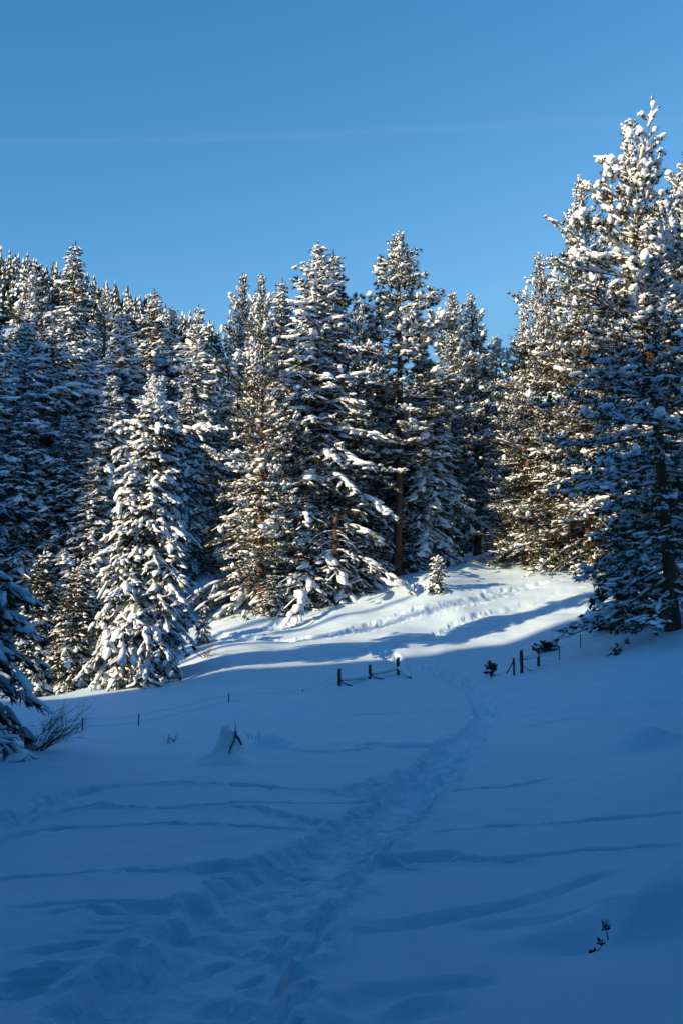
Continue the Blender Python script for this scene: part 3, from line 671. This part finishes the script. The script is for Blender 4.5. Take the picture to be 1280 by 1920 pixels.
# the ridge far behind: tiny trees
def far_tree(seed):
    r = np.random.RandomState(seed); Gc, Gs = Geo(), Geo(); H = 16
    for k in range(7):
        z0 = 1.0 + k * 2.1; R = 3.5 * (1 - k / 7.4); n = 9
        a = np.arange(n) / n * 2 * math.pi + r.rand(); rad = R * (.7 + .5 * r.rand(n))
        V = np.vstack([[[0, 0, z0 + 3.0]], np.stack([rad * np.cos(a), rad * np.sin(a), z0 + .5 * r.randn(n)], 1)])
        F = [(0, 1 + j, 1 + (j + 1) % n) for j in range(n)]; Gc.add(V, F)
        V2 = V.copy(); V2[:, :2] *= .8; V2[1:, 2] += .55 + .5 * r.rand(n); V2[0, 2] += .15
        keep = [f for f in F if r.rand() < .55]
        if keep: Gs.add(V2, keep)
    Gt = Geo(); Gt.tube([(0, 0, -1), (0, 0, 8), (0, 0, 15.5)], [.28, .18, .04], 5)
    return Gt.mesh('far_trunk'), Gc.mesh('far_crown', False), Gs.mesh('far_snow', False)
FAR = [far_tree(s_) for s_ in range(4)]
cand = []
for i in range(9000):
    y = rr.uniform(430, 790); x = y * rr.uniform(-.34, -.09); z = zg(x, y)
    k = (z - CAMZ) / y; vv = CV - FPX * math.tan(math.atan(k) - PITCH)
    uu = CU + FPX * x / (y * cp_ + (z - CAMZ) * sp_)
    lim = np.interp(uu, [0, 60, 120, 180, 250, 320, 400], [600, 570, 560, 600, 620, 640, 660])
    if -25 < uu < 420 and vv < lim + 20: cand.append((x, y, z))
FG = [Geo(), Geo()]
for i, (x, y, z) in enumerate(cand[:800]):
    tmp = FAR[i % 4]; k_ = rr.uniform(.5, 1.25); kz = k_ * rr.uniform(.75, 1.2); rz = rr.uniform(0, 6)
    if i < 260:
        e = empty('ridge_conifer', (x, y, z)); e.scale = (k_, k_, kz); e.rotation_euler[2] = rz
        for nm, me, mt in zip(('trunk', 'crown', 'snow_load'), tmp, (M_FBARK, M_FIR, M_TSNOW)): link(nm, me, mt, e)
        tag(e, 'tiny snow-dusted conifer on the far ridge behind the left wood', 'tree', 'trees on the far ridge')
    else:
        c, n_ = math.cos(rz), math.sin(rz); B = np.array([[c * k_, n_ * k_, 0], [-n_ * k_, c * k_, 0], [0, 0, kz]])
        for g_, me in zip(FG, tmp[1:]):
            V = np.empty(len(me.vertices) * 3, np.float32); me.vertices.foreach_get('co', V); F = np.empty(len(me.loops), np.int32); me.loops.foreach_get('vertex_index', F)
            g_.add(V.reshape(-1, 3) @ B + np.array([x, y, z]), F.reshape(-1, 3))
fo = empty('far_forest', (0, 0, 0)); tag(fo, 'dense mass of tiny snowy conifers covering the far ridge', 'forest', kind='stuff')
link('crown', FG[0].mesh('far_forest_crown', False), M_FIR, fo); link('snow_load', FG[1].mesh('far_forest_snow', False), M_TSNOW, fo)

# ------------------------------------------------------------------ broken snag
def gpos(u, v):
    p = ground_at(u, v); return np.array([p[0], p[1], zg(p[0], p[1])])
d_ = 85.6; xb = at(630, 1110, d_)[0]; zb = zg(xb, d_); zt = at(628, 957, d_)[2]
e = empty('dead_snag', (xb, d_, zb)); G = Geo(); hh = zt - zb
zz = np.linspace(-.5, hh, 9); G.tube(np.stack([.06 * np.sin(zz), .05 * np.cos(zz * 1.3), zz], 1), np.linspace(.27, .19, 9), 9)
link('trunk', G.mesh('snag_trunk'), M_FBARK, e)
r_ = np.random.RandomState(5); Gb, Gsn = Geo(), Geo()
for i in range(26):
    z0 = hh * (.08 + .75 * r_.rand()); a = r_.rand() * 6.28; L_ = .8 + 1.8 * r_.rand(); s_ = np.linspace(0, 1, 6)
    P = np.stack([np.cos(a + .3 * s_) * L_ * s_, np.sin(a + .3 * s_) * L_ * s_, z0 + L_ * (.15 * s_ - .55 * s_ ** 2)], 1); Gb.tube(P, .035 * (1 - .8 * s_), 5)
    x_, y_, z_ = frames(norm(np.gradient(P, axis=0))); Gsn.inst(*LUMPS_S[i % 4], P + [0, 0, .05], np.stack([x_ * .24, y_ * .07, z_ * .06], 1))
link('limbs', Gb.mesh('snag_limbs'), M_FBARK, e); 
Gsn.inst(*LUMPS[0], np.array([[.05, 0, hh + .03]]), np.array([np.diag([.24, .24, .16])])); link('snow_load', Gsn.mesh('snag_snow'), M_TSNOW, e)
tag(e, 'broken-topped dead trunk with drooping snowy twigs at the slope edge', 'snag')

# ------------------------------------------------------------------ shrubs
def bare_shrub(name, u, v, d, n, L, spread, label, seed, azim=None, rad=.012, snowy=0, matr=None, z_up=1.0):
    x, y, z = at(u, v, d); z = zg(x, y); e = empty(name, (x, y, z)); r = np.random.RandomState(seed); G, S = Geo(), Geo()
    def grow(p, dr, l, rd, lev):
        s_ = np.linspace(0, 1, 5); P = p + np.outer(s_ * l, dr) + np.outer(s_ ** 2 * l * .18, r.randn(3) * .6 + [0, 0, .15]); G.tube(P, rd * (1 - .6 * s_), 4, False)
        if snowy and r.rand() < snowy:
            x_, y_, z_ = frames(norm(np.gradient(P, axis=0))); S.inst(*LUMPS_S[0], P[1:4] + [0, 0, .025], np.stack([x_ * l * .25, y_ * .04, z_ * .04], 1)[1:4])
        if lev > 0:
            for k in range(r.randint(3, 6)):
                t = r.randint(1, 5); nd = norm(dr + r.randn(3) * .5 * np.array([1, 1, .6])); grow(P[t], nd, l * (.4 + .3 * r.rand()), rd * .55, lev - 1)
    for i in range(n):
        a = (azim if azim is not None else r.rand() * 6.28) + r.randn() * spread; el = math.radians(28 + 45 * r.rand()) * z_up
        grow(np.array([r.randn() * .08, r.randn() * .08, -.05]), np.array([math.cos(a) * math.cos(el), math.sin(a) * math.cos(el), math.sin(el)]), L * (.6 + .6 * r.rand()), rad, 2)
    link('stems', G.mesh(name + '_stems'), matr or M_TWIG, e)
    if S.V: link('snow_load', S.mesh(name + '_snow'), M_TSNOW, e)
    return tag(e, label, 'shrub')
bare_shrub('bare_shrub', 70, 1394, 30.5, 17, .92, .55, 'bare twiggy shrub fanning out from under the near shaded fir', 3, azim=.25, rad=.011)
bare_shrub('bare_shrub', 386, 1242, 68, 14, .8, 2, 'brownish bare shrub at the foot of the lone sunlit fir', 4, rad=.012)
bare_shrub('bare_shrub', 187, 1275, 68, 12, .8, 2, 'thin bare shrub beside the lone fir on its shaded side', 5, rad=.012)
bare_shrub('bare_shrub', 95, 1265, 71, 14, 1.1, 2, 'snow-dusted bare shrub below the small slim fir', 6, rad=.014, snowy=.4)
for k, (u, v, d, lab) in enumerate([(378, 1150, 92, 'dark bare thicket in the hollow, nearest the lone sunlit fir'), (404, 1140, 95, 'dark bare thicket in the middle of the shaded hollow beyond the road'),
                                    (432, 1145, 94, 'dark bare thicket in the hollow, nearest the brown pine foot'), (415, 1100, 102, 'bare thicket on the blue bank at the back of the hollow')]):
    bare_shrub('bare_shrub', u, v, d, 26, 1.3, 3, lab, 20 + k, rad=.018, snowy=.25)
bare_shrub('weed_stalks', 318, 1388, 36, 6, .32, 1.2, 'few dry weed stalks poking from the shaded snow near the steel posts', 9, rad=.007)
bare_shrub('weed_stalks', 487, 1393, 34, 2, .22, .5, 'single dry stalk behind the round snow mound', 10, rad=.005)
bare_shrub('weed_stalks', 472, 1378, 36, 3, .2, .6, 'tiny dry stalks just behind the snow-buried stump', 12, rad=.005)

def leafy_shrub(name, u, v, d, R, Hh, n, leaf, label, seed, snow=.25, sink=0.0, mt=None):
    x, y, z = at(u, v, d); z = zg(x, y) - sink; e = empty(name, (x, y, z)); r = np.random.RandomState(seed); G, Lf, S = Geo(), Geo(), Geo()
    for i in range(n):
        a = r.rand() * 6.28; el = .35 + 1.1 * r.rand(); l = .6 + .4 * r.rand()
        tipv = np.array([math.cos(a) * math.cos(el) * R * l, math.sin(a) * math.cos(el) * R * l, math.sin(el) * Hh * l]); s_ = np.linspace(0, 1, 5)
        P = np.outer(s_, tipv) + np.outer(s_ * (1 - s_), [0, 0, .25 * Hh]); G.tube(P, leaf * .07 * (1 - .6 * s_), 4, False)
        for k in range(14):
            t = .45 + .6 * r.rand(); p = np.array([np.interp(t, s_, P[:, c]) for c in range(3)]) + r.randn(3) * leaf * .35
            dv = norm(tipv / np.linalg.norm(tipv) + r.randn(3) * .8); sv = norm(np.cross(dv, r.randn(3))) * leaf * .32; nv = norm(np.cross(dv, sv)) * leaf * .1
            Lf.add([p, p + dv * leaf * .5 + sv + nv, p + dv * leaf, p + dv * leaf * .5 - sv + nv, p + dv * leaf * .5], [(0, 1, 4), (1, 2, 4), (2, 3, 4), (3, 0, 4)])
        if r.rand() < snow:
            S.inst(*LUMPS[i % 5], (P[-1] + [0, 0, leaf * .4])[None], np.diag([leaf * 1.1, leaf * 1.0, leaf * .6])[None])
    link('stems', G.mesh(name + '_stems'), M_TWIG, e); link('leaves', Lf.mesh(name + '_leaves', False), mt or M_LEAF, e)
    if S.V: link('snow_load', S.mesh(name + '_snow'), M_TSNOW, e)
    return tag(e, label, 'shrub')
leafy_shrub('leafy_shrub', 920, 1255, 60, .42, .85, 16, .16, 'small dark evergreen bush beside the wooden post across the trail', 1, .2)
leafy_shrub('leafy_shrub', 1020, 1212, 65, .95, .62, 26, .18, 'low dark evergreen bush above the fence on the shaded slope', 2, .25)
leafy_shrub('leafy_shrub', 1180, 1183, 66, .85, .6, 24, .18, 'dark evergreen bush at the foot of the highest pine by the last steel post', 3, .5)
leafy_shrub('leafy_shrub', 1128, 1180, 68, .8, .5, 20, .18, 'sprawling evergreen bush half under snow below the sweeping boughs', 4, .6)
xs, ys, _ = at(1150, 1772, 1); pS2 = ground_at(1142, 1768)
def near_shrub():
    x, y = pS2[0], pS2[1]; z = zg(x, y); e = empty('leafy_shrub', (x, y, z)); e.scale = (.9, .9, .85); r = np.random.RandomState(3); G, Lf, S = Geo(), Geo(), Geo()
    for i, (tx, ty, tz) in enumerate([(-.12, 0, .13), (-.07, -.02, .20), (-.11, .03, .08), (-.14, .02, .10), (.02, 0, .13), (.05, .0, .15), (.07, .03, .17), (.0, -.03, .07), (.04, .05, .10), (-.04, .0, .15), (.02, .22, .30), (.03, .22, .27)]):
        tip = np.array([tx, ty, tz]); s_ = np.linspace(0, 1, 5); P = np.outer(s_, tip) + np.outer(s_ * (1 - s_), [.02, 0, .05]); G.tube(P, .004 * (1 - .5 * s_), 5)
        for k in range(11):
            dv = norm(r.randn(3) + [0, -.2, .35]); lf = .042 * (.8 + .4 * r.rand()); sv = norm(np.cross(dv, r.randn(3))) * lf * .3; nv = norm(np.cross(dv, sv)) * lf * .12; p = tip + r.randn(3) * .008
            Lf.add([p, p + dv * lf * .5 + sv + nv, p + dv * lf, p + dv * lf * .5 - sv + nv, p + dv * lf * .5], [(0, 1, 4), (1, 2, 4), (2, 3, 4), (3, 0, 4)])
    S.inst(*LUMPS[1], np.array([[.025, .22, .315], [-.02, .06, .12], [.06, .08, .14]]), np.array([np.diag([.03, .03, .045]), np.diag([.07, .06, .05]), np.diag([.05, .05, .035])]))
    link('stems', G.mesh('near_shrub_stems'), M_TWIG, e); link('leaves', Lf.mesh('near_shrub_leaves', False), M_LEAF, e); link('snow_load', S.mesh('near_shrub_snow'), M_TSNOW, e)
    tag(e, 'buried leafy shrub tips in the scoured hollow of the near snow bank', 'shrub')
near_shrub()

# ------------------------------------------------------------------ snow-buried stump
p = gpos(424, 1424); e = empty('buried_stump', p); e.scale = (1.35, 1.35, 1.3)
r_ = np.random.RandomState(2); seg, rings = 40, 22; V = []; F = []
for i in range(rings + 1):
    t = i / rings; zz_ = .80 * t; rad = .15 + .62 * (1 - t) ** 3.0 ; rad *= (1 if t < .9 else math.sqrt(max(1 - ((t - .9) / .1) ** 2, 0.0)) * .85 + .15 * (t < 1))
    for j in range(seg):
        a = 2 * math.pi * j / seg; k = 1 + .22 * fbm(np.array([math.cos(a) * 1.3 + 5]), np.array([math.sin(a) * 1.3 + zz_ * 2.6]), 3, 7)[0]; zz_ = .80 * t * (1 - .16 * (.5 + .5 * math.cos(a - .3)) * t)
        V.append((rad * k * math.cos(a) + .05 * t, rad * k * math.sin(a), zz_ - .06))
for i in range(rings):
    for j in range(seg):
        a = i * seg + j; b = i * seg + (j + 1) % seg; F += [(a, b, b + seg), (a, b + seg, a + seg)]
V.append((.05, 0, .75)); F += [(rings * seg + j, rings * seg + (j + 1) % seg, len(V) - 1) for j in range(seg)]
link('snow_cover', mesh_np('stump_snow', np.array(V), np.array(F)), M_TSNOW, e)
G = Geo(); G.tube([(.10, -.42, .18), (.12, -.30, .30), (.17, -.22, .40), (.19, -.16, .52), (.22, -.17, .60)], [.012, .018, .016, .02, .012], 6); G.tube([(.19, -.16, .55), (.26, -.18, .45), (.32, -.20, .33)], [.02, .028, .02], 6)
G.tube([(.18, -.16, .50), (.19, -.14, .66), (.17, -.12, .82)], [.012, .01, .005], 5)
link('broken_branch', G.mesh('stump_branch'), M_POST, e); tag(e, 'snow-buried stump cone with a dark broken branch on its face', 'stump')

# ------------------------------------------------------------------ fences
def snowcap(parent, x, y, z, r):
    G = Geo(); G.inst(*LUMPS[2], np.array([[x, y, z]]), np.array([np.diag([r, r, r * .9])])); return link('snow_cap', G.mesh('cap'), M_TSNOW, parent)
def wood_post(e, u, v0, v1, d, w, cap=True, lean=0.0):
    b = at(u, v1, d); t = at(u, v0, d); o = np.array(e.location); zb_ = min(b[2], zg(b[0], b[1])) - .3
    G = Geo(); n = 8; zz = np.linspace(zb_, t[2], n); G.tube(np.stack([b[0] + lean * (zz - zb_) + .006 * np.sin(zz * 9), np.full(n, b[1]), zz], 1) - o, w * (1 + .06 * np.sin(zz * 7)), 9)
    m = link('post', G.mesh('fence_post'), M_POST, e)
    if cap: snowcap(m, b[0] - o[0] + lean * (t[2] - zb_), b[1] - o[1], t[2] - o[2] + w * .45, w * 1.35)
    return np.array([b[0], b[1], t[2]])
def steel_post(e, u, v0, v1, d):
    b = at(u, v1, d); t = at(u, v0, d); o = np.array(e.location); z0 = min(b[2], zg(b[0], b[1])) - .3; z1 = t[2]; G = Geo()
    for (ax, ay) in ((.022, .006), (.006, .022)):
        c = np.array([[-ax, -ay], [ax, -ay], [ax, ay], [-ax, ay]]) + b[:2] - o[:2] + (np.array([0, .018]) if ax < ay else 0)
        V = [(x, y, z - o[2]) for z in (z0, z1) for x, y in c]; G.add(V, [(0,1,5),(0,5,4),(1,2,6),(1,6,5),(2,3,7),(2,7,6),(3,0,4),(3,4,7),(4,5,6),(4,6,7)])
    link('post', G.mesh('steel_post', False), M_STEEL, e); return np.array([b[0], b[1], z1])
def wire(e, pts, drop, r=.0035, sag=.05):
    o = np.array(e.location); G = Geo()
    for a, b in zip(pts[:-1], pts[1:]):
        s_ = np.linspace(0, 1, 9)[:, None]; P = a + (b - a) * s_ - np.array([0, 0, 1.0]) * (drop + sag * 4 * s_ * (1 - s_)); G.tube(P - o, r, 4, False)
    link('wire', G.mesh('fence_wire'), M_WIRE, e)
def rail(e, a, b, r0, name='rail', snow=True, m=None):
    o = np.array(e.location); s_ = np.linspace(0, 1, 7)[:, None]; P = a + (b - a) * s_ + np.array([0, 0, 1.0]) * (-.04 * 4 * s_ * (1 - s_)); G = Geo(); G.tube(P - o, r0, 7)
    ob = link(name, G.mesh('fence_rail'), m or M_POST, e)
    if snow:
        s_ = np.linspace(.02, .98, 16)[:, None]; P = a + (b - a) * s_ + np.array([0, 0, 1.0]) * (-.04 * 4 * s_ * (1 - s_) + r0 * 1.4); G = Geo(); rr_ = np.random.RandomState(3)
        G.tube(P - o, r0 * 2.3 * (1 + .12 * rr_.randn(16)) * np.minimum(1, 4 * np.minimum(s_, 1 - s_)[:, 0] + .4), 7); link('snow_cap', G.mesh('rail_snow'), M_TSNOW, ob)
e = empty('wire_fence', gpos(635, 1290))
w1 = wood_post(e, 636, 1254, 1291, 57.5, .085); w2 = wood_post(e, 693, 1247, 1280, 60, .08); w3 = wood_post(e, 746, 1236, 1273, 61.5, .085)
rail(e, w1 - [0, 0, .56], w2 - [0, 0, .60], .05); rail(e, w2 - [0, 0, .48], w3 - [0, 0, .52], .05)
rail(e, w1 - [-.05, .1, .60], at(660, 1286, 57.6), .03, 'broken_rail', False); rail(e, w2 - [-.05, .1, .52], at(720, 1274, 60), .03, 'broken_rail', False); rail(e, w3 - [0, .1, .5], at(770, 1271, 60.8), .06, 'brace')
t = [steel_post(e, u, v0, v1, d) for u, v0, v1, d in ((568, 1292, 1306, 55), (429, 1300, 1318, 51), (260, 1338, 1365, 45), (155, 1345, 1364, 44))]
chain = [w1 - [0, 0, .25]] + t + [at(20, 1360, 42)]
for dp in (.06, .32, .56): wire(e, chain, dp)
tag(e, 'wire fence with three wooden posts and thin steel posts leading toward the near fir', 'fence')
e = empty('wire_fence', gpos(977, 1263))
v1_ = wood_post(e, 963, 1234, 1264, 57.5, .055, False); v2_ = wood_post(e, 977.5, 1220, 1264, 57.8, .085); v3_ = wood_post(e, 1009, 1215, 1248, 60, .08)
rail(e, v2_ - [0, 0, .42], v3_ - [0, 0, .42], .05); rail(e, v1_ - [0, 0, .1], at(948, 1263, 57.3), .03, 'brace', False); rail(e, v2_ - [0, 0, .7], at(996, 1258, 58), .02, 'brace', False)
t = [steel_post(e, u, v0, v1, d) for u, v0, v1, d in ((1048, 1212, 1233, 61), (1088, 1189, 1216, 63), (1161, 1166, 1189, 64.5))]
chain = [v3_ - [0, 0, .1]] + t + [at(1230, 1150, 66)]
for dp in (.08, .34, .6): wire(e, chain, dp)
tag(e, 'wire fence with short wooden posts across the trail, climbing toward the highest pine', 'fence')

# ------------------------------------------------------------------ contrail
d_ = 15000.0; G = Geo(); us = np.linspace(-500, 1800, 40); P = np.array([at(u, 262 - 34 * sstep(200, 1280, np.array(u)) - .004 * (u - 640), d_) for u in us])
G.tube(P, 60, 12)
m, nt, b = mat('ice_trail'); nt.nodes.remove(b); out = nt.nodes['Material Output']
tr_ = nt.nodes.new('ShaderNodeBsdfTransparent'); df = nt.nodes.new('ShaderNodeBsdfDiffuse'); df.inputs['Color'].default_value = (.95, .95, .95, 1); mx = nt.nodes.new('ShaderNodeMixShader')
n = noise_node(nt, .0011, 6, rough=.7); lw = nt.nodes.new('ShaderNodeLayerWeight'); lw.inputs['Blend'].default_value = .35
mm = nt.nodes.new('ShaderNodeMath'); mm.operation = 'SUBTRACT'; mm.inputs[0].default_value = 1.0; nt.links.new(lw.outputs['Facing'], mm.inputs[1])
m2 = nt.nodes.new('ShaderNodeMath'); m2.operation = 'MULTIPLY'; nt.links.new(mm.outputs[0], m2.inputs[0]); nt.links.new(n.outputs['Fac'], m2.inputs[1])
m3 = nt.nodes.new('ShaderNodeMath'); m3.operation = 'MULTIPLY'; nt.links.new(m2.outputs[0], m3.inputs[0]); m3.inputs[1].default_value = .017
nt.links.new(m3.outputs[0], mx.inputs[0]); nt.links.new(tr_.outputs[0], mx.inputs[1]); nt.links.new(df.outputs[0], mx.inputs[2]); nt.links.new(mx.outputs[0], out.inputs['Surface'])
tag(link('contrail', G.mesh('contrail'), m), 'faint white vapour trail crossing the clear blue sky', 'contrail', kind='stuff')

for o in bpy.data.objects:
    if o.parent is not None and o.type == 'MESH' and o.name.split('.')[0] in ('stems', 'leaves', 'snow_load', 'limbs', 'crown'): o['kind'] = 'stuff'
